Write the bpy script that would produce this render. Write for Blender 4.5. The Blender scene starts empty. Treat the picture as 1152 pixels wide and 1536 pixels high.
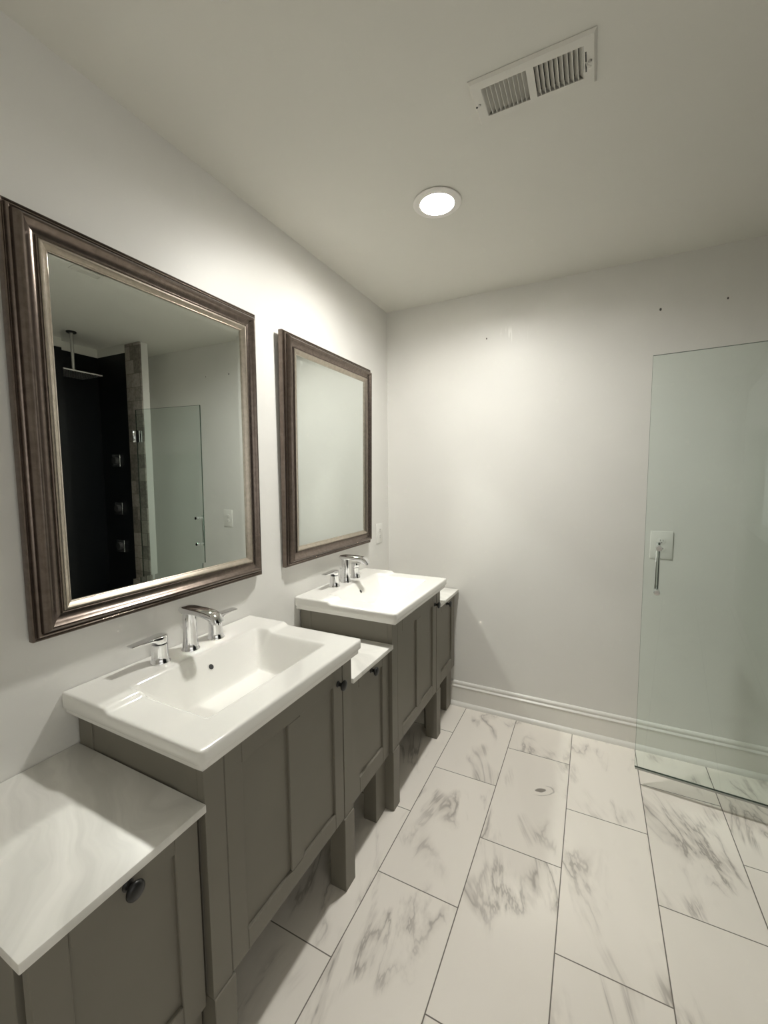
import bpy, bmesh, math, random
from mathutils import Vector, Matrix
SC = bpy.context.scene
COL = SC.collection
R = math.radians

# ------------------------------------------------------------------ camera
H = 2.44            # ceiling height
YB = 2.432          # back wall
XR = 2.06           # right wall
YF = -1.6           # wall behind the camera
F_PX, YAW, PITCH, ROLL = 625.02, 0.4642, -0.0857, -0.0088
CX, CZ = 1.1865, 1.4208
cam_d = bpy.data.cameras.new('camera')
cam = bpy.data.objects.new('camera', cam_d); COL.objects.link(cam)
cam_d.sensor_fit = 'VERTICAL'; cam_d.sensor_height = 36.0
cam_d.lens = F_PX / 1536 * 36.0
cam_d.clip_start = 0.02
_f = Vector((-math.sin(YAW)*math.cos(PITCH), math.cos(YAW)*math.cos(PITCH), math.sin(PITCH)))
_r = Vector((math.cos(YAW), math.sin(YAW), 0)); _u = _r.cross(_f)
_r2 = math.cos(ROLL)*_r + math.sin(ROLL)*_u; _u2 = -math.sin(ROLL)*_r + math.cos(ROLL)*_u
cam.matrix_world = Matrix(((_r2.x, _u2.x, -_f.x, CX), (_r2.y, _u2.y, -_f.y, 0), (_r2.z, _u2.z, -_f.z, CZ), (0, 0, 0, 1)))
SC.camera = cam

# ------------------------------------------------------------------ world, light level, exposure
LAMP_RADIANCE = 620.0
LAMP_COLOR = (1.0, 0.985, 0.935)
FILL_LIGHT = 1.05        # added soft fill from the world, entering through the unseen opening at right
W = bpy.data.worlds.new('world'); SC.world = W; W.use_nodes = True
W.node_tree.nodes['Background'].inputs[0].default_value = (1.0, 0.985, 0.93, 1)
W.node_tree.nodes['Background'].inputs[1].default_value = FILL_LIGHT
SC.view_settings.view_transform = 'Standard'; SC.view_settings.look = 'None'
SC.view_settings.gamma = 1.0; SC.view_settings.use_curve_mapping = False
SC.view_settings.exposure = 0.06
cy = SC.cycles
cy.use_denoising = True
cy.caustics_reflective = True; cy.caustics_refractive = False
cy.sample_clamp_indirect = 0.0; cy.sample_clamp_direct = 0.0
cy.blur_glossy = 0.0
cy.max_bounces = 10; cy.diffuse_bounces = 6; cy.glossy_bounces = 6; cy.transparent_max_bounces = 16
try:
    cy.use_guiding = True; cy.guiding_training_samples = 64
    cy.use_surface_guiding = True
except Exception:
    pass

# ------------------------------------------------------------------ materials
def nmat(name):
    m = bpy.data.materials.new(name); m.use_nodes = True
    nt = m.node_tree
    return m, nt, nt.nodes['Principled BSDF']
def simple(name, col, rough=.5, metal=0., spec=.5, coat=0., noise=0., nscale=40., bump=0.):
    m, nt, b = nmat(name)
    b.inputs['Base Color'].default_value = (*col, 1)
    b.inputs['Roughness'].default_value = rough
    b.inputs['Metallic'].default_value = metal
    b.inputs['Specular IOR Level'].default_value = spec
    b.inputs['Coat Weight'].default_value = coat
    if noise or bump:
        tc = nt.nodes.new('ShaderNodeTexCoord'); n = nt.nodes.new('ShaderNodeTexNoise')
        n.inputs['Scale'].default_value = nscale; n.inputs['Detail'].default_value = 4
        nt.links.new(tc.outputs['Object'], n.inputs['Vector'])
        if noise:
            rp = nt.nodes.new('ShaderNodeValToRGB')
            rp.color_ramp.elements[0].position = .3; rp.color_ramp.elements[1].position = .7
            rp.color_ramp.elements[0].color = (*[c*(1-noise) for c in col], 1)
            rp.color_ramp.elements[1].color = (*[min(1, c*(1+noise)) for c in col], 1)
            nt.links.new(n.outputs['Fac'], rp.inputs['Fac']); nt.links.new(rp.outputs['Color'], b.inputs['Base Color'])
        if bump:
            bp = nt.nodes.new('ShaderNodeBump'); bp.inputs['Strength'].default_value = bump; bp.inputs['Distance'].default_value = .001
            nt.links.new(n.outputs['Fac'], bp.inputs['Height']); nt.links.new(bp.outputs['Normal'], b.inputs['Normal'])
    return m
class G:
    """small helper for building node graphs"""
    def __init__(s, nt): s.nt = nt
    def _in(s, sock, v):
        if isinstance(v, (int, float)): sock.default_value = v
        elif isinstance(v, tuple): sock.default_value = v
        else: s.nt.links.new(v, sock)
    def math(s, op, a, b=0., c=None, clamp=False):
        n = s.nt.nodes.new('ShaderNodeMath'); n.operation = op; n.use_clamp = clamp
        s._in(n.inputs[0], a); s._in(n.inputs[1], b)
        if c is not None: s._in(n.inputs[2], c)
        return n.outputs[0]
    def comb(s, x, y, z):
        n = s.nt.nodes.new('ShaderNodeCombineXYZ')
        for i, v in enumerate((x, y, z)): s._in(n.inputs[i], v)
        return n.outputs[0]
    def noise(s, vec, scale, detail=3., rough=.5, dist=0.):
        n = s.nt.nodes.new('ShaderNodeTexNoise'); s._in(n.inputs['Vector'], vec)
        n.inputs['Scale'].default_value = scale; n.inputs['Detail'].default_value = detail
        n.inputs['Roughness'].default_value = rough; n.inputs['Distortion'].default_value = dist
        return n.outputs['Fac']
    def mix(s, fac, a, b):
        n = s.nt.nodes.new('ShaderNodeMix'); n.data_type = 'RGBA'
        s._in(n.inputs['Factor'], fac); s._in(n.inputs[6], a if not isinstance(a, tuple) else (*a, 1)[:4]); s._in(n.inputs[7], b if not isinstance(b, tuple) else (*b, 1)[:4])
        return n.outputs[2]
    def smooth(s, v, lo, hi, a=0., b=1.):
        n = s.nt.nodes.new('ShaderNodeMapRange'); n.interpolation_type = 'SMOOTHSTEP'
        s._in(n.inputs['Value'], v)
        n.inputs['From Min'].default_value = lo; n.inputs['From Max'].default_value = hi
        n.inputs['To Min'].default_value = a; n.inputs['To Max'].default_value = b
        return n.outputs[0]
    def xyz(s):
        tc = s.nt.nodes.new('ShaderNodeTexCoord'); sp = s.nt.nodes.new('ShaderNodeSeparateXYZ')
        s.nt.links.new(tc.outputs['Object'], sp.inputs[0]); return sp.outputs, tc.outputs['Object']
    def bump(s, h, strength, dist, bsdf):
        n = s.nt.nodes.new('ShaderNodeBump'); n.inputs['Strength'].default_value = strength; n.inputs['Distance'].default_value = dist
        s.nt.links.new(h, n.inputs['Height']); s.nt.links.new(n.outputs[0], bsdf.inputs['Normal'])

WALLC = (0.76, 0.75, 0.715)
def wall_material(name, marks=False):
    m, nt, b = nmat(name); g = G(nt); (x, y, z), vec = g.xyz()
    b.inputs['Roughness'].default_value = .42; b.inputs['Specular IOR Level'].default_value = .35
    n = g.noise(vec, 3.0, 2)
    col = g.mix(g.smooth(n, .3, .7), tuple(c*.985 for c in WALLC), tuple(min(1, c*1.012) for c in WALLC))
    if marks:
        # filled nail holes and a patch of streaked paint below the ceiling
        for hx, hz, r in ((.626, 2.189, .0045), (1.45, 2.20, .006), (1.704, 2.203, .0045)):
            d = g.math('SQRT', g.math('ADD', g.math('POWER', g.math('SUBTRACT', x, hx), 2.), g.math('POWER', g.math('MULTIPLY', g.math('SUBTRACT', z, hz), .7), 2.)))
            col = g.mix(g.smooth(d, r*.6, r, 1., 0.), col, (.09, .085, .075))
        st = g.noise(g.comb(g.math('MULTIPLY', x, 90.), 0., g.math('MULTIPLY', z, 6.)), 1.0, 1)
        wx = g.smooth(g.math('ABSOLUTE', g.math('SUBTRACT', x, .775)), .03, .09, 1., 0.)
        wz = g.smooth(g.math('ABSOLUTE', g.math('SUBTRACT', z, 2.19)), .015, .055, 1., 0.)
        fac = g.math('MULTIPLY', g.math('MULTIPLY', wx, wz), g.smooth(st, .58, .66))
        col = g.mix(g.math('MULTIPLY', fac, .8), col, (.93, .92, .89))
    nt.links.new(col, b.inputs['Base Color'])
    g.bump(g.noise(vec, 260., 2), .06, .001, b)
    return m
M = {}
M['wall'] = wall_material('wall_paint')
M['wall_marks'] = wall_material('wall_paint_with_nail_holes', True)
M['ceiling'] = simple('ceiling_paint', (.70, .69, .635), .7, spec=.2, bump=.05, nscale=200)
M['trim'] = simple('white_trim_paint', (.80, .785, .74), .3, spec=.4)
M['plate'] = simple('white_plastic', (.80, .79, .75), .35)
M['slot'] = simple('dark_slot', (.03, .03, .03), .6)
M['ceramic'] = simple('white_glazed_ceramic', (.84, .83, .79), .10, spec=.55, coat=.4)
M['chrome'] = simple('polished_chrome', (.80, .80, .81), .06, metal=1.)
M['drain'] = simple('drain_chrome', (.6, .6, .6), .2, metal=1.)
M['black'] = simple('black_hardware', (.012, .012, .012), .32)
M['cabinet'] = simple('grey_cabinet_paint', (.205, .190, .157), .45, spec=.35, noise=.03, nscale=6)
M['mirror'] = simple('silvered_mirror', (.80, .84, .815), .0, metal=1.)
M['vent'] = simple('white_register_enamel', (.68, .665, .61), .4)
M['duct'] = simple('dark_duct', (.05, .05, .05), .8)
M['steel'] = simple('brushed_steel', (.55, .54, .52), .3, metal=1.)
M['blacktile'] = simple('black_shower_tile', (.006, .007, .008), .35, spec=.25)
M['ring'] = simple('white_lamp_trim', (.80, .78, .74), .5)

def frame_material(name, c0, c1, rough, metal):
    m, nt, b = nmat(name); g = G(nt); (x, y, z), vec = g.xyz()
    n = g.noise(g.comb(g.math('MULTIPLY', x, 30.), g.math('MULTIPLY', y, 60.), g.math('MULTIPLY', z, 60.)), 1.0, 5, .65)
    col = g.mix(g.smooth(n, .35, .65), c0, c1)
    nt.links.new(col, b.inputs['Base Color'])
    b.inputs['Metallic'].default_value = metal; b.inputs['Roughness'].default_value = rough
    g.bump(n, .02, .0006, b)
    return m
M['frame'] = frame_material('pewter_brown_frame', (.165, .132, .112), (.215, .175, .150), .27, .88)
M['liner'] = frame_material('champagne_liner', (.44, .39, .32), (.52, .46, .385), .30, .88)

def marble_counter(name):
    m, nt, b = nmat(name); g = G(nt); (x, y, z), vec = g.xyz()
    d = g.noise(vec, 3., 3)
    u = g.math('ADD', g.math('MULTIPLY', y, 2.4), g.math('ADD', g.math('MULTIPLY', x, 1.0), g.math('MULTIPLY', d, .9)))
    v = g.noise(g.comb(g.math('MULTIPLY', u, 5.), g.math('MULTIPLY', x, 1.2), z), 1.0, 4, .55)
    col = g.mix(g.smooth(v, .36, .66), (.70, .69, .65), (.86, .845, .80))
    nt.links.new(col, b.inputs['Base Color']); b.inputs['Roughness'].default_value = .38
    return m
M['marble'] = marble_counter('white_marble')

def floor_material():
    m, nt, b = nmat('marble_look_floor_tile'); g = G(nt); (x, y, z), vec = g.xyz()
    TW, TL, X0 = .2961, .6035, .535
    cx = g.math('DIVIDE', g.math('SUBTRACT', x, X0), TW)
    ci = g.math('FLOOR', cx); fx = g.math('SUBTRACT', cx, ci)
    odd = g.math('MODULO', g.math('ABSOLUTE', ci), 2.)
    cyy = g.math('DIVIDE', g.math('SUBTRACT', g.math('SUBTRACT', y, 1.2285), g.math('MULTIPLY', odd, .3005)), TL)
    ri = g.math('FLOOR', cyy); fy = g.math('SUBTRACT', cyy, ri)
    dx = g.math('MULTIPLY', g.math('MINIMUM', fx, g.math('SUBTRACT', 1., fx)), TW)
    dy = g.math('MULTIPLY', g.math('MINIMUM', fy, g.math('SUBTRACT', 1., fy)), TL)
    dg = g.math('MINIMUM', dx, dy)
    grout = g.smooth(dg, .0012, .0022, 1., 0.)
    wn = nt.nodes.new('ShaderNodeTexWhiteNoise'); wn.noise_dimensions = '2D'
    nt.links.new(g.comb(ci, ri, 0.), wn.inputs['Vector'])
    off = nt.nodes.new('ShaderNodeVectorMath'); off.operation = 'SCALE'; off.inputs['Scale'].default_value = 53.
    nt.links.new(wn.outputs['Color'], off.inputs[0])
    def shifted(px, py):
        n = nt.nodes.new('ShaderNodeVectorMath'); n.operation = 'ADD'
        nt.links.new(g.comb(px, py, 0.), n.inputs[0]); nt.links.new(off.outputs[0], n.inputs[1]); return n.outputs[0]
    # veins run mostly along the length of the tile, leaning to one side
    base = shifted(g.math('ADD', g.math('MULTIPLY', x, 1.25), g.math('MULTIPLY', y, .30)), g.math('MULTIPLY', y, .38))
    w1 = g.noise(base, 3.6, 5., .58, .9)
    vein = g.smooth(g.math('ABSOLUTE', g.math('SUBTRACT', w1, .5)), .0, .020, 1., 0.)
    halo = g.smooth(g.math('ABSOLUTE', g.math('SUBTRACT', w1, .5)), .0, .075, 1., 0.)
    mask = g.smooth(g.noise(shifted(g.math('MULTIPLY', x, 1.), g.math('MULTIPLY', y, .7)), 5., 2.), .47, .68)
    cloud = g.smooth(g.noise(base, 2.4, 3.), .40, .75)
    col = g.mix(g.math('MULTIPLY', cloud, .45), (.91, .86, .79), (.80, .755, .69))
    col = g.mix(g.math('MULTIPLY', g.math('MULTIPLY', halo, mask), .50), col, (.44, .405, .36))
    col = g.mix(g.math('MULTIPLY', g.math('MULTIPLY', vein, mask), .52), col, (.25, .22, .19))
    # the knot-like figure in one tile
    wob = g.math('MULTIPLY', g.math('SUBTRACT', g.noise(vec, 30., 3.), .5), .020)
    ux = g.math('SUBTRACT', x, 1.018); uy = g.math('SUBTRACT', y, 1.893)
    ux, uy = g.math('ADD', g.math('MULTIPLY', ux, .85), g.math('MULTIPLY', uy, .5)), g.math('SUBTRACT', g.math('MULTIPLY', uy, 1.3), g.math('MULTIPLY', ux, .75))
    d1 = g.math('SQRT', g.math('ADD', g.math('POWER', g.math('MULTIPLY', ux, 1.), 2.), g.math('POWER', g.math('MULTIPLY', uy, 1.25), 2.)))
    d1 = g.math('ADD', d1, wob)
    col = g.mix(g.smooth(d1, .019, .026, .85, 0.), col, (.17, .145, .12))
    ring = g.math('MULTIPLY', g.smooth(g.math('ABSOLUTE', g.math('SUBTRACT', d1, .058)), .001, .006, 1., 0.), g.smooth(g.math('ADD', ux, g.math('MULTIPLY', uy, -1.)), -.02, .03))
    col = g.mix(g.math('MULTIPLY', ring, .5), col, (.30, .27, .23))
    col = g.mix(grout, col, (.20, .18, .155))
    nt.links.new(col, b.inputs['Base Color'])
    b.inputs['Specular IOR Level'].default_value = .45
    nt.links.new(g.math('ADD', .30, g.math('MULTIPLY', grout, .5)), b.inputs['Roughness'])
    g.bump(g.math('SUBTRACT', 1., grout), .5, .0015, b)
    return m
M['floor'] = floor_material()

def stone_material():
    m, nt, b = nmat('tumbled_stone_tile'); g = G(nt); (x, y, z), vec = g.xyz()
    zi = g.math('DIVIDE', z, .105); ri = g.math('FLOOR', zi); fz = g.math('SUBTRACT', zi, ri)
    odd = g.math('MODULO', ri, 2.)
    yi = g.math('ADD', g.math('DIVIDE', g.math('ADD', x, y), .11), g.math('MULTIPLY', odd, .37)); ci = g.math('FLOOR', yi); fy = g.math('SUBTRACT', yi, ci)
    wn = nt.nodes.new('ShaderNodeTexWhiteNoise'); wn.noise_dimensions = '2D'
    nt.links.new(g.comb(ci, ri, 0.), wn.inputs['Vector'])
    n = g.noise(vec, 45., 5., .65)
    v = g.math('ADD', g.math('MULTIPLY', wn.outputs['Value'], .35), g.math('MULTIPLY', n, .75))
    col = g.mix(g.smooth(v, .2, .85), (.13, .115, .10), (.42, .38, .335))
    e = g.math('MINIMUM', g.math('MULTIPLY', g.math('MINIMUM', fz, g.math('SUBTRACT', 1., fz)), .105), g.math('MULTIPLY', g.math('MINIMUM', fy, g.math('SUBTRACT', 1., fy)), .10))
    gr = g.smooth(e, .001, .003, 1., 0.)
    col = g.mix(gr, col, (.16, .14, .12))
    nt.links.new(col, b.inputs['Base Color']); b.inputs['Roughness'].default_value = .6
    g.bump(g.math('SUBTRACT', n, g.math('MULTIPLY', gr, .6)), .3, .003, b)
    return m
M['stone'] = stone_material()

def glass_material(name, tint, gloss=True):
    m = bpy.data.materials.new(name); m.use_nodes = True; nt = m.node_tree
    for n in list(nt.nodes): nt.nodes.remove(n)
    out = nt.nodes.new('ShaderNodeOutputMaterial'); mx = nt.nodes.new('ShaderNodeMixShader')
    tr = nt.nodes.new('ShaderNodeBsdfTransparent'); gl = nt.nodes.new('ShaderNodeBsdfGlossy'); fr = nt.nodes.new('ShaderNodeFresnel')
    tr.inputs[0].default_value = (*tint, 1); gl.inputs['Roughness'].default_value = 0.0; gl.inputs['Color'].default_value = (.9, .95, .92, 1)
    fr.inputs['IOR'].default_value = 1.45
    # a thin pane: the same reflectance from either side
    ge = nt.nodes.new('ShaderNodeNewGeometry'); mp = nt.nodes.new('ShaderNodeMix'); mp.data_type = 'FLOAT'
    mp.inputs[2].default_value = 1.45; mp.inputs[3].default_value = 1/1.45
    nt.links.new(ge.outputs['Backfacing'], mp.inputs[0]); nt.links.new(mp.outputs[0], fr.inputs['IOR'])
    inv = nt.nodes.new('ShaderNodeMath'); inv.operation = 'DIVIDE'; inv.inputs[0].default_value = 1
    nt.links.new(fr.outputs[0], mx.inputs[0]); nt.links.new(tr.outputs[0], mx.inputs[1]); nt.links.new(gl.outputs[0], mx.inputs[2])
    nt.nodes.remove(inv)
    fr.inputs['IOR'].default_value = 1.45
    nt.links.new(mx.outputs[0], out.inputs[0])
    return m
M['glass'] = glass_material('clear_shower_glass', (.960, .993, .982))
M['seal'] = simple('grey_clear_vinyl', (.42, .42, .38), .3)
M['glass_edge'] = glass_material('green_glass_edge', (.14, .21, .17))

def emission(name, col, s):
    m = bpy.data.materials.new(name); m.use_nodes = True; nt = m.node_tree
    for n in list(nt.nodes): nt.nodes.remove(n)
    out = nt.nodes.new('ShaderNodeOutputMaterial'); e = nt.nodes.new('ShaderNodeEmission')
    e.inputs[0].default_value = (*col, 1); e.inputs[1].default_value = s
    nt.links.new(e.outputs[0], out.inputs[0]); return m
M['lamp'] = emission('lit_lamp_lens', LAMP_COLOR, LAMP_RADIANCE)

# ------------------------------------------------------------------ mesh helpers
def nb(): return bmesh.new()
def box(bm, x0, x1, y0, y1, z0, z1, bev=0., seg=2):
    t = bmesh.new()
    bmesh.ops.create_cube(t, size=1)
    for v in t.verts:
        v.co = Vector(((x0+x1)/2 + v.co.x*(x1-x0), (y0+y1)/2 + v.co.y*(y1-y0), (z0+z1)/2 + v.co.z*(z1-z0)))
    if bev > 0:
        bmesh.ops.bevel(t, geom=t.edges[:], offset=bev, segments=seg, profile=.5, affect='EDGES')
    merge(bm, t); return bm
def merge(bm, t):
    me = bpy.data.meshes.new('tmp'); t.to_mesh(me); t.free(); bm.from_mesh(me); bpy.data.meshes.remove(me)
def loft(bm, rings, cap=True, closed=True):
    vr = [[bm.verts.new(p) for p in r] for r in rings]
    n = len(vr[0])
    for a, b in zip(vr, vr[1:]):
        for i in range(n if closed else n-1):
            j = (i+1) % n
            bm.faces.new((a[i], a[j], b[j], b[i]))
    if cap:
        bm.faces.new(list(reversed(vr[0]))); bm.faces.new(vr[-1])
    return bm
def lathe(bm, prof, origin=(0, 0, 0), axis='z', n=40, cap=True):
    """prof: list of (radius, height along axis)"""
    o = Vector(origin); rings = []
    for r, h in prof:
        ring = []
        for i in range(n):
            a = 2*math.pi*i/n; c, s = r*math.cos(a), r*math.sin(a)
            p = {'z': (c, s, h), 'x': (h, c, s), 'y': (s, h, c)}[axis]
            ring.append(o + Vector(p))
        rings.append(ring)
    return loft(bm, rings, cap)
def tube(bm, pts, rad, n=16):
    pts = [Vector(p) for p in pts]; rings = []
    for i, p in enumerate(pts):
        d = (pts[min(i+1, len(pts)-1)] - pts[max(i-1, 0)]).normalized()
        a = d.cross(Vector((0, 0, 1)) if abs(d.z) < .9 else Vector((0, 1, 0))).normalized(); b = d.cross(a)
        r = rad[i] if isinstance(rad, (list, tuple)) else rad
        rings.append([p + a*r*math.cos(2*math.pi*k/n) + b*r*math.sin(2*math.pi*k/n) for k in range(n)])
    return loft(bm, rings)
def obj(name, bm, mat, parent=None, smooth=30, off=None):
    bmesh.ops.recalc_face_normals(bm, faces=bm.faces[:])
    if off is not None:
        for v in bm.verts: v.co -= Vector(off)
    me = bpy.data.meshes.new(name); bm.to_mesh(me); bm.free()
    mats = mat if isinstance(mat, (list, tuple)) else [mat]
    for m_ in mats: me.materials.append(m_)
    if smooth:
        for p in me.polygons: p.use_smooth = True
        me.set_sharp_from_angle(angle=R(smooth))
    o = bpy.data.objects.new(name, me); COL.objects.link(o)
    if parent is not None: o.parent = parent
    return o
def struct(name, bm, mat, smooth=30):
    o = obj(name, bm, mat, None, smooth); o['kind'] = 'structure'; return o
def thing(name, loc, label, cat, group=None):
    o = bpy.data.objects.new(name, None); COL.objects.link(o)
    o.empty_display_size = .05; o.location = loc
    o['label'] = label; o['category'] = cat
    if group: o['group'] = group
    return o
def tag(o, label, cat, group=None):
    o['label'] = label; o['category'] = cat
    if group: o['group'] = group
    return o
def dup(root, loc, label, rot=None):
    r = root.copy(); COL.objects.link(r); r.location = loc; r['label'] = label
    if rot is not None: r.rotation_euler = rot
    def rec(src, dst):
        for ch in src.children:
            c = ch.copy(); COL.objects.link(c); c.parent = dst; rec(ch, c)
    rec(root, r); return r

# ------------------------------------------------------------------ room shell
T = .10
LX, LY = .633, 1.573          # recessed lamp
VX0, VX1, VY0, VY1 = .862, 1.164, 1.152, 1.300   # ceiling register
XT = 2.23                     # shower side of the right wall
SX1, SY0, SY1 = 2.604, .60, 2.13        # shower alcove
XN = 2.43                     # end of the recess beside the shower
bm = nb(); box(bm, -T, SX1+T, YF-T, YB+T, -.06, 0.); struct('floor', bm, M['floor'], 0)
# ceiling with openings for the lamp and the duct
bm = nb()
def loop(pts):
    vs = [bm.verts.new(p) for p in pts]
    return [bm.edges.new((vs[i], vs[(i+1) % len(vs)])) for i in range(len(vs))]
ed = loop([(-T, YF-T, H), (SX1+T, YF-T, H), (SX1+T, YB+T, H), (-T, YB+T, H)])
ed += loop([(LX+.080*math.cos(2*math.pi*i/48), LY+.080*math.sin(2*math.pi*i/48), H) for i in range(48)])
ed += loop([(VX0+.022, VY0+.022, H), (VX1-.022, VY0+.022, H), (VX1-.022, VY1-.022, H), (VX0+.022, VY1-.022, H)])
bmesh.ops.triangle_fill(bm, use_beauty=True, edges=ed)
for f in bm.faces:
    if f.normal.z > 0: f.normal_flip()
g_ = bmesh.ops.extrude_face_region(bm, geom=bm.faces[:])
for e in g_['geom']:
    if isinstance(e, bmesh.types.BMVert): e.co.z += .15
struct('ceiling', bm, M['ceiling'], 0)
bm = nb(); box(bm, -T, 0, YF-T, YB+T, 0, H); struct('wall_left', bm, M['wall'], 0)
bm = nb(); box(bm, 0, SX1+T, YB, YB+T, 0, H); struct('wall_back', bm, M['wall_marks'], 0)
bm = nb(); box(bm, 0, XT, YF-T, YF, 0, H)       # wall behind the camera
struct('wall_front', bm, M['wall'], 0)
bm = nb(); box(bm, XR, SX1+T, SY1, 2.190, 0, H); struct('wall_right', bm, M['wall'], 0)
bm = nb(); box(bm, XN, SX1+T, 2.190, YB, 0, H); struct('wall_recess', bm, M['wall'], 0)
bm = nb()       # right wall beside the camera, unseen; wide opening added to let the world fill in
box(bm, XR, XT, YF, -1.45, 0, H); box(bm, XR, XT, .42, SY0, 0, H); box(bm, XR, XT, -1.45, .42, 2.25, H); box(bm, XR, XT, -1.45, .42, 0, .90)
struct('wall_right_near', bm, M['wall'], 0)
# shower alcove in black tile, with a thin pale strip under its ceiling
TT = 2.375; LN = .012
bm = nb(); box(bm, SX1, SX1+T, SY0, SY1, 0, TT); struct('wall_shower_east', bm, M['blacktile'], 0)
bm = nb(); box(bm, XT+.006, SX1, SY1-LN, SY1, 0, TT); struct('wall_shower_north', bm, M['blacktile'], 0)
bm = nb(); box(bm, XT, SX1+T, SY0-.08, SY0, 0, TT); struct('wall_shower_south', bm, M['blacktile'], 0)
bm = nb()
box(bm, SX1-.012, SX1+T, SY0, SY1, TT, H); box(bm, XT+.006, SX1-.012, SY1-LN-.006, SY1, TT, H); box(bm, XT, SX1+T, SY0-.08, SY0+.012, TT, H)
struct('trim_1', bm, M['ceiling'], 0)
bm = nb(); box(bm, XR+.012, XT-.002, SY0, SY1-LN-.002, 0, .085, .004); struct('trim_2', bm, M['stone'])
# stone tiled jamb of the shower opening, with a stone ledge block low on it
bm = nb(); box(bm, XR-.010, XT+.005, SY1-LN, SY1, .0, H-.002, .002); struct('trim_3', bm, M['stone'])
bm = nb(); box(bm, XR-.016, XT, SY1, SY1+.006, .0, .60, .002); box(bm, XR-.016, XR, SY1+.006, SY1+.030, 0, .60, .002); struct('trim_4', bm, M['stone'])

# baseboards with a moulded cap and a quarter round shoe
BP = [(0, 0), (.030, 0), (.0295, .008), (.026, .016), (.020, .022), (.0145, .025), (.0145, .106), (.0145, .112), (.018, .116), (.0185, .121), (.015, .125),
      (.010, .128), (.0098, .132), (.012, .136), (.0115, .142), (.008, .148), (.002, .151), (0, .151)]
def baseboard(name, mapf, a, b):
    bm = nb(); loft(bm, [[mapf(d, t, h) for d, h in BP] for t in (a, b)]); return struct(name, bm, M['trim'], 40)
baseboard('baseboard_back', lambda d, t, h: Vector((t, YB-d, h)), .0, XN)
baseboard('baseboard_left', lambda d, t, h: Vector((d, t, h)), YF, YB-.031)
baseboard('baseboard_right', lambda d, t, h: Vector((XR-d, t, h)), SY1+.031, 2.190)

# ------------------------------------------------------------------ recessed lamp
lt = thing('recessed_light', (LX, LY, H), 'round lit recessed downlight with white trim ring in the ceiling', 'ceiling light')
bm = nb()
lathe(bm, [(.0795, .012), (.078, -.001), (.089, -.001), (.0905, -.0025), (.0897, -.0040), (.086, -.0052), (.078, -.0064), (.068, -.0074), (.0630, -.0070), (.0615, -.0040), (.0605, .020), (.0795, .022), (.0795, .012)], n=64, cap=False)
obj('trim_ring', bm, M['ring'], lt, 50)
bm2 = nb(); lathe(bm2, [(.0598, .0120), (.0600, .0180)], n=64, cap=True)
obj('lens', bm2, M['lamp'], lt, 30)
bm = nb(); lathe(bm, [(.0785, .023), (.0785, .11)], n=48, cap=True); obj('housing', bm, M['steel'], lt, 40)

# ------------------------------------------------------------------ ceiling register
vcx, vcy = (VX0+VX1)/2, (VY0+VY1)/2
vt = thing('air_vent', (vcx, vcy, H), 'white metal air register with two banks of louvers in the ceiling', 'vent')
bw, bd = (VX1-VX0)/2, (VY1-VY0)/2
ax, ay = .122, .046         # half size of the louvered opening
bm = nb()
def plate_piece(x0, x1, y0, y1): box(bm, x0, x1, y0, y1, -.0075, -.0045)
plate_piece(-bw+.006, -ax, -bd+.006, bd-.006); plate_piece(ax, bw-.006, -bd+.006, bd-.006)
plate_piece(-ax, ax, -bd+.006, -ay); plate_piece(-ax, ax, ay, bd-.006); plate_piece(-.009, .009, -ay, ay)
# sloped rim down to the ceiling
rim = [[Vector((sx*(bw-i), sy*(bd-i), z)) for sx, sy in ((-1, -1), (1, -1), (1, 1), (-1, 1))] for i, z in ((.0, -.0005), (.0, -.002), (.006, -.0075), (.006, -.0045))]
loft(bm, rim, cap=False)
obj('face_plate', bm, M['vent'], vt, 20)
nl = 10
for bank in (-1, 1):
    for k in range(nl):
        bank_ = bank; xc = bank*(.009 + (k+.5)*(ax-.009)/nl)
        bm = nb(); pts = []
        # a curved blade; the two banks lean to opposite sides
        for s in range(6):
            q = s/5; lean = .0095*(q**1.5)
            pts.append((xc - bank*(-.0045+lean), -.0070+.012*q))
        th = .0006
        r0 = [Vector((px-th, -ay, pz)) for px, pz in pts] + [Vector((px+th, -ay, pz)) for px, pz in reversed(pts)]
        r1 = [v + Vector((0, 2*ay, 0)) for v in r0]
        loft(bm, [r0, r1]); obj('louver', bm, M['vent'], vt, 40)
bm = nb(); box(bm, -bw+.024, bw-.024, -bd+.024, bd-.024, .10, .12); obj('duct_back', bm, M['duct'], vt, 0)
bm = nb()
for x0, x1, y0, y1 in ((-bw+.0225, -bw+.0235, -bd+.0225, bd-.0225), (bw-.0235, bw-.0225, -bd+.0225, bd-.0225), (-bw+.0225, bw-.0225, -bd+.0225, -bd+.0235), (-bw+.0225, bw-.0225, bd-.0235, bd-.0225)):
    box(bm, x0, x1, y0, y1, .012, .10)
obj('duct_collar', bm, M['duct'], vt, 0)
for sx in (-1, 1):
    bm = nb(); lathe(bm, [(.0045, -.0076), (.0045, -.009), (.003, -.0102), (.0005, -.0104)], origin=(sx*.136, 0.0, 0), n=20); obj('screw', bm, M['steel'], vt)
bm = nb(); lathe(bm, [(.003, -.0074), (.003, -.0078)], origin=(-.144, .004, 0), n=16); obj('screw_hole', bm, M['slot'], vt)
bm = nb(); box(bm, .1255, .1285, -.028, .028, -.0079, -.0074); lev = obj('lever_slot', bm, M['slot'], vt, 0)
bm = nb(); tube(bm, [(.127, .0, -.006), (.130, .002, -.014), (.138, .006, -.018)], [.0022, .0022, .003], 10); obj('damper_lever', bm, M['vent'], vt)

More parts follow.
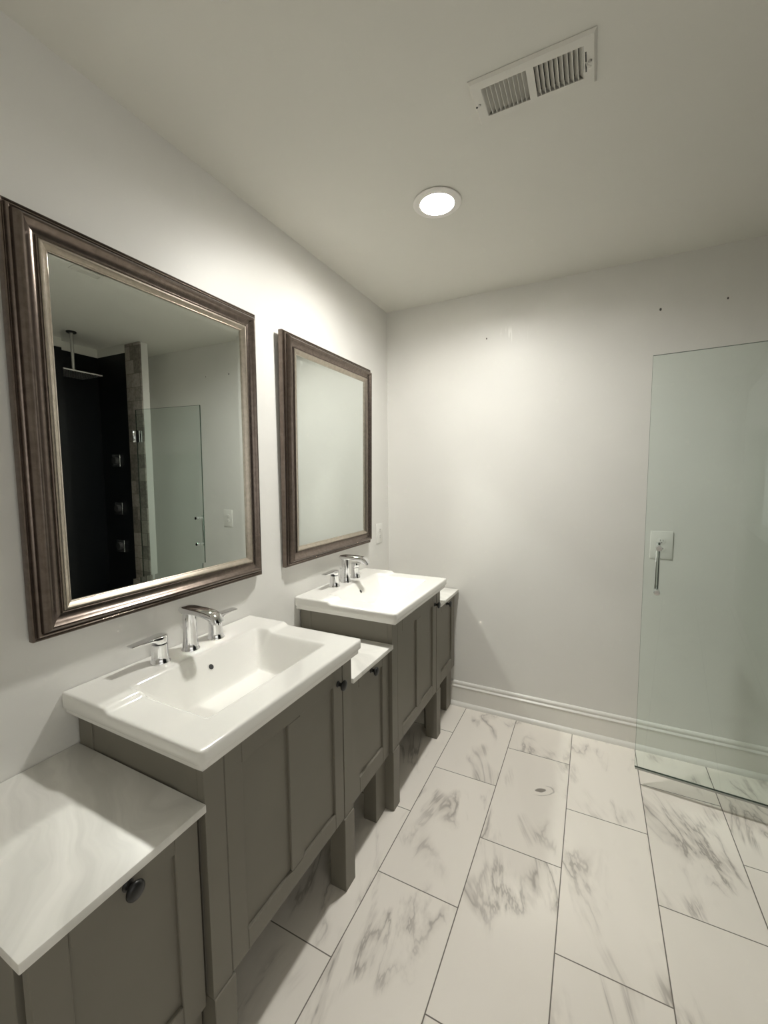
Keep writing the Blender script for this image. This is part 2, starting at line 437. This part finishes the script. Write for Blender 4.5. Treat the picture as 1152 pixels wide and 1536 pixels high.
# ------------------------------------------------------------------ outlets
def outlet(loc, w, h, face, label):
    """face 'y-' looks towards the camera from the back wall, 'x+' sits on the left wall"""
    t = thing('wall_outlet', loc, label, 'outlet', None)
    def mp(a, d, c): return Vector((a, -d, c)) if face == 'y-' else Vector((d, -a, c))
    def slab(a0, a1, d0, d1, c0, c1, bev):
        b = nb(); box(b, a0, a1, d0, d1, c0, c1, bev)
        for v in b.verts: v.co = mp(*v.co)
        return b
    obj('cover_plate', slab(-w/2, w/2, .0005, .006, -h/2, h/2, .0025), M['plate'], t)
    for s in (-1, 1):
        b = nb(); rings = []
        for rr, d in ((.0165, .0055), (.0165, .0078), (.0158, .0082)):
            ring = []
            for i in range(36):
                a = 2*math.pi*i/36; px = rr*math.cos(a); pz = max(-.0135, min(.0135, rr*math.sin(a)))
                ring.append(mp(px, d, s*.0195+pz))
            rings.append(ring)
        loft(b, rings); rc = obj('receptacle', b, M['plate'], t, 40)
        b = nb(); q = nb(); box(q, -.0072, -.0052, .0080, .0085, s*.0195-.001, s*.0195+.0075); box(q, .0052, .0068, .0080, .0085, s*.0195-.0005, s*.0195+.0065); box(q, -.002, .002, .0080, .0085, s*.0195-.0095, s*.0195-.0055, .0006)
        for v in q.verts: v.co = mp(*v.co)
        b.free(); obj('slots', q, M['slot'], rc, 0)
    b = nb(); rings = [[mp(r_*math.cos(2*math.pi*i/16), d, r_*math.sin(2*math.pi*i/16)) for i in range(16)] for r_, d in ((.003, .0058), (.003, .0068), (.0015, .0072))]
    loft(b, rings); obj('screw', b, M['plate'], t)
    return t
outlet((1.4985, YB, 1.071), .094, .136, 'y-', 'white electrical outlet on the back wall behind the glass shower door')
outlet((0, 2.295, 1.067), .080, .122, 'x+', 'white electrical outlet on the left wall beside the far mirror')

# ------------------------------------------------------------------ cabinets
KN = [(.0105, 0), (.0105, .0015), (.0075, .003), (.0058, .008), (.0062, .013), (.010, .0165), (.0155, .019), (.0172, .022), (.0165, .0255), (.012, .0285), (.0005, .0295)]
def knob(parent, x, y, z):
    b = nb(); lathe(b, KN, origin=(x, y, z), axis='x', n=32)
    return obj('knob', b, M['black'], parent, 45)
def shaker(bm, xf, y0, y1, z0, z1, sw, rt, rb, mull=0., th=.020, rec=.0085):
    """shaker door: flat rails around recessed panels, front face at xf"""
    e = .0020
    box(bm, xf-th, xf, y0, y0+sw, z0, z1, e, 1); box(bm, xf-th, xf, y1-sw, y1, z0, z1, e, 1)
    box(bm, xf-th, xf, y0+sw, y1-sw, z0, z0+rb, e, 1); box(bm, xf-th, xf, y0+sw, y1-sw, z1-rt, z1, e, 1)
    if mull: box(bm, xf-th, xf, (y0+y1)/2-mull/2, (y0+y1)/2+mull/2, z0+rb, z1-rt, e, 1)
    box(bm, xf-th+.002, xf-rec, y0+sw-.002, y1-sw+.002, z0+rb-.002, z1-rt+.002)
def sidepanel(bm, x0, x1, y, sgn, z0, z1, st):
    """framed end panel with its outer face at y, looking along sgn*y"""
    th = .016*sgn
    a, b_ = sorted((y, y-th)); e = .0008
    box(bm, x0, x0+st, a, b_, z0, z1, e, 1); box(bm, x1-st, x1, a, b_, z0, z1, e, 1)
    c, d = sorted((y-.0025*sgn, y-th))
    box(bm, x0+st, x1-st, c, d, z0, z1)
CM = M['cabinet']
def cabinet(name, y0, w, xf, zb, zt, lw, mull, knob_y, knob_z, rt, label, group, xb=.006):
    t = thing(name, (0, y0, 0), label, 'cabinet', group)
    d0, d1 = lw, w-lw
    b = nb()
    # carcass: end panels, back, bottom and face stiles
    full = mull == 0
    xd = xf-.001
    if full: xd = xf + .0205            # a thick door laid over the whole front of the narrow units
    sidepanel(b, xb, xf-.0202, 0, -1, zb, zt, .062 if full else .058); sidepanel(b, xb, xf-.0202, w, 1, zb, zt, .062 if full else .058)
    box(b, xb+.002, xb+.012, .016, w-.016, zb+.002, zt); box(b, xb+.012, xf-.020, .016, w-.016, zb+.012, zb+.028)
    if full: d0, d1 = .002, w-.002          # the narrow units have a door over the whole front
    else:
        box(b, xf-.020, xf, 0, d0-.0012, zb, zt, .0008, 1); box(b, xf-.020, xf, d1+.0012, w, zb, zt, .0008, 1)
    box(b, xf-.040, xf-.0205, .016, w-.016, zt-.010, zt)
    obj('body', b, CM, t, 30)
    b = nb(); shaker(b, xd, d0+.0012, d1-.0012, zb+.001, zt-(.012 if mull else .002), .052 if mull else .055, rt, .055 if mull else .066, mull)
    dr = obj('door', b, CM, t, 30)
    knob(dr, xd, knob_y, knob_z)
    for ly, lg in (((0, lw+.006), (w-lw-.006, lw+.006)) if mull else ((0, .046), (w-.084, .084))):
        b = nb(); box(b, xf-.060, xf+(.004 if mull else -.001), ly, ly+lg, 0.0005, zb-.0005, .0015, 1); obj('leg', b, CM, t, 30)
        b = nb(); box(b, .034, .092, ly, ly+lg, .0005, zb-.0005, .0015, 1); obj('leg', b, CM, t, 30)
    return t
VG = 'wide grey cabinets under the sinks'; SG = 'narrow grey cabinets with marble tops'
PITCHY = .925
c1 = cabinet('vanity_cabinet', .568, .603, .470, .265, .823, .055, .055, .603-.055-.026, .752, .060,
             'wide grey two-panel cabinet under the nearer white sink', VG)
dup(c1, (0, .568+PITCHY, 0), 'wide grey two-panel cabinet under the farther white sink')
s1 = cabinet('side_cabinet', .257, .306, .4355, .253, .713, .045, 0, .153, .688, .048,
             'narrow grey cabinet under the nearest marble top, at the bottom left corner', SG)
dup(s1, (0, 1.1855, 0), 'narrow grey cabinet between the two wide sink cabinets')
dup(s1, (0, 2.1015, 0), 'narrow grey cabinet next to the back wall')

# marble tops on the narrow cabinets
def counter(y0, y1, label):
    b = nb(); box(b, .002, .477, 0, y1-y0, 0, .018, .0018, 2)
    o = obj('countertop', b, M['marble'], None, 40); o.location = (0, y0, .7152)
    return tag(o, label, 'countertop', 'marble tops of the narrow cabinets')
counter(.243, .5665, 'largest-looking white marble slab top, in the bottom left corner')
counter(1.1735, 1.4925, 'white marble slab top between the two sinks')
counter(2.0985, 2.421, 'white marble slab top in the corner by the back wall')

# ------------------------------------------------------------------ sinks
SW, SD = .654, .500          # width along y, depth along x
DECK, LEDGE, BOT = .8735, .8835, .775
def sstep(a, b, v):
    t = max(0., min(1., (v-a)/(b-a))); return t*t*(3-2*t)
def smin(vals, k):
    return -k*math.log(sum(math.exp(-v/k) for v in vals))
def ramp(t):                  # 0 outside, rounded at both ends, 1 on the bottom
    if t <= 0: return 0.
    if t >= 1: return 1.
    r = .10
    if t < r: return t*t/(2*r)/(1-r)
    if t > 1-r: return 1-(1-t)**2/(2*r)/(1-r)
    return (t-r/2)/(1-r)
def sink_z(x, y):
    h = LEDGE + (DECK-LEDGE)*sstep(.168, .190, x)
    # basin rim distances divided by the run of each sloping side
    q = smin([(x-.118)/.085, (.415-x)/.055, (y+.238)/.085, (.238-y)/.085], .065)
    z = h + (BOT-h)*ramp(q)
    e = min(x+.02, SD-x, y+SW/2, SW/2-y)          # rounded outer edge
    if e < .008: z -= .008 - math.sqrt(max(0., .008**2-(.008-e)**2))
    return z
def axis_samples(a, b, n, fine=(.0, .001, .002, .0035, .0055, .008)):
    return sorted(set([a+f for f in fine] + [b-f for f in fine] + [a+.008+(b-a-.016)*i/n for i in range(1, n)]))
def sink_mesh():
    b = nb(); xs = axis_samples(0, SD, 84, (0, .004, .008)[:1] + (.001, .002, .0035, .0055, .008)); ys = axis_samples(-SW/2, SW/2, 110)
    rc = .014
    def warp(x, y):
        # round the two front corners in plan
        hx = SD-rc; sy = 1 if y > 0 else -1; hy = SW/2-rc
        if x > hx and abs(y) > hy:
            u, v = (x-hx)/rc, (abs(y)-hy)/rc
            return hx+rc*u*math.sqrt(1-v*v/2), sy*(hy+rc*v*math.sqrt(1-u*u/2))
        return x, y
    def vert(x, y, z): wx, wy = warp(x, y); return b.verts.new((wx, wy, z))
    top = [[vert(x, y, sink_z(x, y)) for y in ys] for x in xs]
    bot = [[vert(.008+(x)*(SD-.016)/SD, y*(SW-.020)/SW, min(.8255, sink_z(x, y)-.012)) for y in ys] for x in xs]
    nx, ny = len(xs), len(ys)
    for i in range(nx-1):
        for j in range(ny-1):
            b.faces.new((top[i][j], top[i+1][j], top[i+1][j+1], top[i][j+1]))
            b.faces.new((bot[i][j], bot[i][j+1], bot[i+1][j+1], bot[i+1][j]))
    per = [(i, 0) for i in range(nx)] + [(nx-1, j) for j in range(1, ny)] + [(i, ny-1) for i in range(nx-2, -1, -1)] + [(0, j) for j in range(ny-2, 0, -1)]
    prev = [top[i][j] for i, j in per]
    def ringat(ins, z):
        out = []
        for i, j in per:
            x, y = warp(xs[i], ys[j]); sx = (SD-2*ins)/SD; sy = (SW-2*ins)/SW
            out.append(b.verts.new((max(x*1.0 - ins*(1 if x > SD/2 else 0), 0.0), y*sy, z)))
        return out
    for ins, z in ((0, .852), (0, .8445), (.001, .8425), (.004, .8415), (.0062, .8405), (.0065, .838), (.0065, .8295), (.0075, .827)):
        cur = ringat(ins, z)
        for k in range(len(per)):
            l = (k+1) % len(per); b.faces.new((prev[k], prev[l], cur[l], cur[k]))
        prev = cur
    last = [bot[i][j] for i, j in per]
    for k in range(len(per)):
        l = (k+1) % len(per); b.faces.new((prev[k], prev[l], last[l], last[k]))
    return b
SINKY = .864
sk = thing('sink', (.003, SINKY, 0), 'white rectangular ceramic sink on the nearer wide cabinet', 'sink', 'white ceramic sinks')
obj('basin', sink_mesh(), M['ceramic'], sk, 35)
# overflow hole in the back slope of the basin
zt_ = .842; xo = .12
while sink_z(xo, .0) > zt_: xo += .0005
dz = (sink_z(xo+.002, 0)-sink_z(xo-.002, 0))/.004
nrm = Vector((-dz, 0, 1)).normalized(); tx = Vector((0, 1, 0)); ty = nrm.cross(tx)
cen = Vector((xo, 0, zt_))
def disc(rads):
    b = nb(); rings = [[cen+nrm*h+tx*r_*math.cos(2*math.pi*i/32)+ty*r_*math.sin(2*math.pi*i/32) for i in range(32)] for r_, h in rads]
    loft(b, rings); return b
ov = obj('overflow_ring', disc(((.0105, -.002), (.0105, .0006), (.0098, .0012), (.0085, .0012))), M['ceramic'], sk, 40)
obj('overflow_hole', disc(((.0082, .0), (.0082, .0016))), M['slot'], ov, 40)
b = nb(); lathe(b, [(.021, BOT-.002), (.021, BOT+.0012), (.019, BOT+.0022), (.017, BOT+.0012), (.0165, BOT+.003), (.012, BOT+.0045), (.0005, BOT+.005)], origin=(.322, 0, 0), n=36)
obj('drain_plug', b, M['drain'], sk, 40)
dup(sk, (.003, SINKY+PITCHY, 0), 'white rectangular ceramic sink on the farther wide cabinet')

# ------------------------------------------------------------------ faucets
FX = .068
fz = LEDGE + .0004
ft = thing('faucet', (FX, SINKY, fz), 'chrome widespread faucet with two levers on the nearer sink', 'faucet', 'chrome sink faucets')
b = nb()
lathe(b, [(.0275, 0), (.0275, .003), (.0255, .0055), (.0240, .012), (.0215, .030), (.0205, .055), (.0205, .100), (.0205, .122)], n=40)
# flat spout, thickened over the column and turned down at its mouth
path = [(-.0205, .1215, .0145, .019), (-.017, .1265, .0125, .0205), (.0, .1280, .0125, .0215), (.03, .1282, .0120, .0215), (.06, .1275, .0120, .0212), (.086, .1255, .0128, .0208), (.102, .1225, .0142, .0203), (.114, .1170, .0150, .0197), (.1215, .1100, .0138, .0191), (.1245, .1030, .0122, .0185)]
rings = []
for k, (px, pz, hh, hw) in enumerate(path):
    a = path[max(k-1, 0)]; c = path[min(k+1, len(path)-1)]
    d = Vector((c[0]-a[0], 0, c[1]-a[1])).normalized(); nv = Vector((-d.z, 0, d.x))
    ring = []
    for i in range(28):
        an = 2*math.pi*i/28; ca, sa = math.cos(an), math.sin(an)
        se = lambda v, e: math.copysign(abs(v)**e, v)
        ring.append(Vector((px, 0, pz)) + Vector((0, 1, 0))*hw*se(ca, .55) + nv*hh*se(sa, .6))
    rings.append(ring)
loft(b, rings)
lathe(b, [(.0105, .0975), (.0105, .104)], origin=(.1215, 0, 0), n=24)
obj('spout', b, M['chrome'], ft, 40)
b = nb(); lathe(b, [(.0028, .0), (.0028, .060), (.0045, .061), (.0055, .066), (.0045, .071), (.0005, .072)], origin=(-.030, 0, 0), n=16); obj('lift_rod', b, M['chrome'], ft, 40)
for s in (-1, 1):
    b = nb(); yo = s*.101
    lathe(b, [(.0275, 0), (.0275, .003), (.0255, .0055), (.0240, .011), (.0225, .022), (.0218, .042), (.0216, .0520), (.0208, .0528), (.0208, .0540)], origin=(-.003, yo, 0), n=40)
    hd = obj('handle', b, M['chrome'], ft, 40)
    b = nb(); rings = []
    # lever: a slice of the same cylinder drawn out into a flat blade
    for q, hw, zl, zh in ((-.0212, .004, .0545, .0795), (-.0195, .0115, .0545, .0800), (-.014, .0170, .0545, .0805), (-.004, .0212, .0545, .0808), (.006, .0212, .0545, .0806), (.016, .0188, .0570, .0800), (.022, .0178, .0640, .0796), (.032, .0170, .0690, .0790), (.055, .0160, .0718, .0780), (.075, .0152, .0728, .0774), (.086, .0146, .0732, .0770), (.0875, .0130, .0738, .0762)):
        ring = []
        for i in range(24):
            an = 2*math.pi*i/24; ca, sa = math.cos(an), math.sin(an)
            e = .35
            ring.append(Vector((-.003+hw*math.copysign(abs(ca)**e, ca), yo+s*q, (zl+zh)/2+(zh-zl)/2*math.copysign(abs(sa)**e, sa))))
        rings.append(ring)
    loft(b, rings); obj('lever', b, M['chrome'], hd, 40)
dup(ft, (FX, SINKY+PITCHY, fz), 'chrome widespread faucet with two levers on the farther sink')

# ------------------------------------------------------------------ framed mirrors
MW, MH = .757, .990
PROF = [(0, .0), (0, .0165), (.0008, .0195), (.0028, .0212), (.0050, .0200), (.0062, .0180), (.0078, .0180), (.0090, .0225), (.0108, .0262), (.0135, .0275), (.0160, .0262), (.0172, .0250),
        (.0190, .0300), (.0220, .0375), (.0255, .0425), (.0290, .0445), (.0325, .0440), (.0355, .0415), (.0385, .0375), (.0430, .0335), (.0490, .0305), (.0545, .0295), (.0565, .0295), (.0578, .0325), (.0595, .0337), (.0612, .0325), (.0618, .0308)]
LIN = [(.0618, .0300), (.0622, .0330), (.0645, .0352), (.0680, .0350), (.0720, .0325), (.0765, .0285), (.0792, .0268), (.0805, .0275), (.0818, .0262), (.0820, .0215), (.0618, .0215)]
def rails(prof):
    b = nb()
    cs = ((-1, 0), (1, 0), (1, 1), (-1, 1))
    def pt(c, u, h):
        return Vector((h, c[0]*(MW/2-u), u + c[1]*(MH-2*u)))
    for k in range(4):
        a, c = cs[k], cs[(k+1) % 4]
        ra = [b.verts.new(pt(a, u, h)) for u, h in prof]; rb = [b.verts.new(pt(c, u, h)) for u, h in prof]
        for i in range(len(prof)-1):
            b.faces.new((ra[i], ra[i+1], rb[i+1], rb[i]))
    return b
mr = thing('wall_mirror', (.0075, .8555, 1.038), 'large framed mirror above the nearer sink, black shower reflected in it', 'mirror', 'framed wall mirrors')
mr.rotation_euler = (0, .008, 0)
obj('frame', rails(PROF + [(.0618, .0), (0, .0)]), M['frame'], mr, 28)
obj('frame_liner', rails(LIN), M['liner'], mr, 28)
b = nb(); iu = .0795
rings = []
for ins, h in ((.0, .0), (.0, .0225), (.020, .0231)):
    rings.append([Vector((h, sx*(MW/2-iu-ins), iu+ins if sz < 0 else MH-iu-ins)) for sx, sz in ((-1, -1), (1, -1), (1, 1), (-1, 1))])
loft(b, rings); obj('mirror_pane', b, M['mirror'], mr, 0)
dup(mr, (.0035, 1.7625, 1.033), 'framed mirror above the farther sink, pale wall reflected in it', (0, .013, 0))

# ------------------------------------------------------------------ shower door
DA = math.atan2(-.074, 1.0)
sd = thing('shower_door', (2.046, 2.060, .095), 'frameless clear glass shower door standing open before the back wall', 'shower door')
sd.rotation_euler = (0, 0, DA+math.pi)
DW, DH = .652, 1.818      # local +x runs from the hinge to the free edge, local +y points to the camera
b = nb(); box(b, 0, DW, -.005, .005, 0, DH, .0008, 1)
for f in b.faces:
    f.material_index = 0 if abs(f.normal.y) > .9 else 1
obj('glass_panel', b, [M['glass'], M['glass_edge']], sd, 0)
b = nb(); box(b, .004, DW-.002, -.006, .006, -.009, -.0003, .002); obj('bottom_seal', b, M['seal'], sd, 30)
hx = DW-.052
b = nb()
for z in (.818, 1.010):
    lathe(b, [(.0125, .0055), (.0125, .022), (.0105, .026), (.0005, .0265)], origin=(hx, 0, z), axis='y', n=28)
    lathe(b, [(.007, -.044), (.007, -.0055)], origin=(hx, 0, z), axis='y', n=20)
tube(b, [(hx, -.044, .800), (hx, -.044, 1.028)], .0095, 24)
obj('pull_handle', b, M['chrome'], sd, 40)
for z in (.25, 1.615):
    b = nb(); box(b, -.016, .042, .0055, .0135, z-.045, z+.045, .002); box(b, -.016, .042, -.0135, -.0055, z-.045, z+.045, .002)
    box(b, -.0165, -.0085, -.026, .026, z-.045, z+.045, .002)
    obj('hinge', b, M['chrome'], sd, 40)

# ------------------------------------------------------------------ rain shower and body sprays (seen in the nearer mirror)
rs = thing('rain_shower_head', (2.28, 1.765, H), 'square rain shower head hanging from the ceiling in the black shower', 'shower head')
b = nb(); lathe(b, [(.032, -.0005), (.032, -.008), (.028, -.012)], n=32); obj('ceiling_flange', b, M['black'], rs, 40)
b = nb(); lathe(b, [(.011, -.012), (.011, -.275), (.016, -.277), (.016, -.292)], n=24); obj('arm', b, M['steel'], rs, 40)
b = nb(); box(b, -.128, .128, -.128, .128, -.302, -.292, .003); hd = obj('head', b, M['steel'], rs, 40)
b = nb()
for i in range(11):
    for j in range(11):
        lathe(b, [(.004, -.302), (.0025, -.306)], origin=(-.11+.022*i, -.11+.022*j, 0), n=8)
obj('nozzles', b, M['slot'], hd, 40)['kind'] = 'stuff'
def spray(z, label):
    t = thing('body_spray', (2.40, SY1-LN, z), label, 'shower body spray', 'square body sprays in the shower')
    b = nb(); box(b, -.05, .05, -.014, -.0005, -.05, .05, .004); pl = obj('plate', b, M['chrome'], t, 40)
    b = nb(); lathe(b, [(.028, -.034), (.030, -.030), (.030, -.014)], axis='y', n=28); obj('nozzle', b, M['slot'], t, 40)
    return t
bs = spray(1.53, 'top one of three square metal body sprays on the black shower wall')
dup(bs, (2.40, SY1-LN, 1.135), 'middle one of three square metal body sprays on the black shower wall')
dup(bs, (2.40, SY1-LN, .82), 'lowest of three square metal body sprays on the black shower wall')
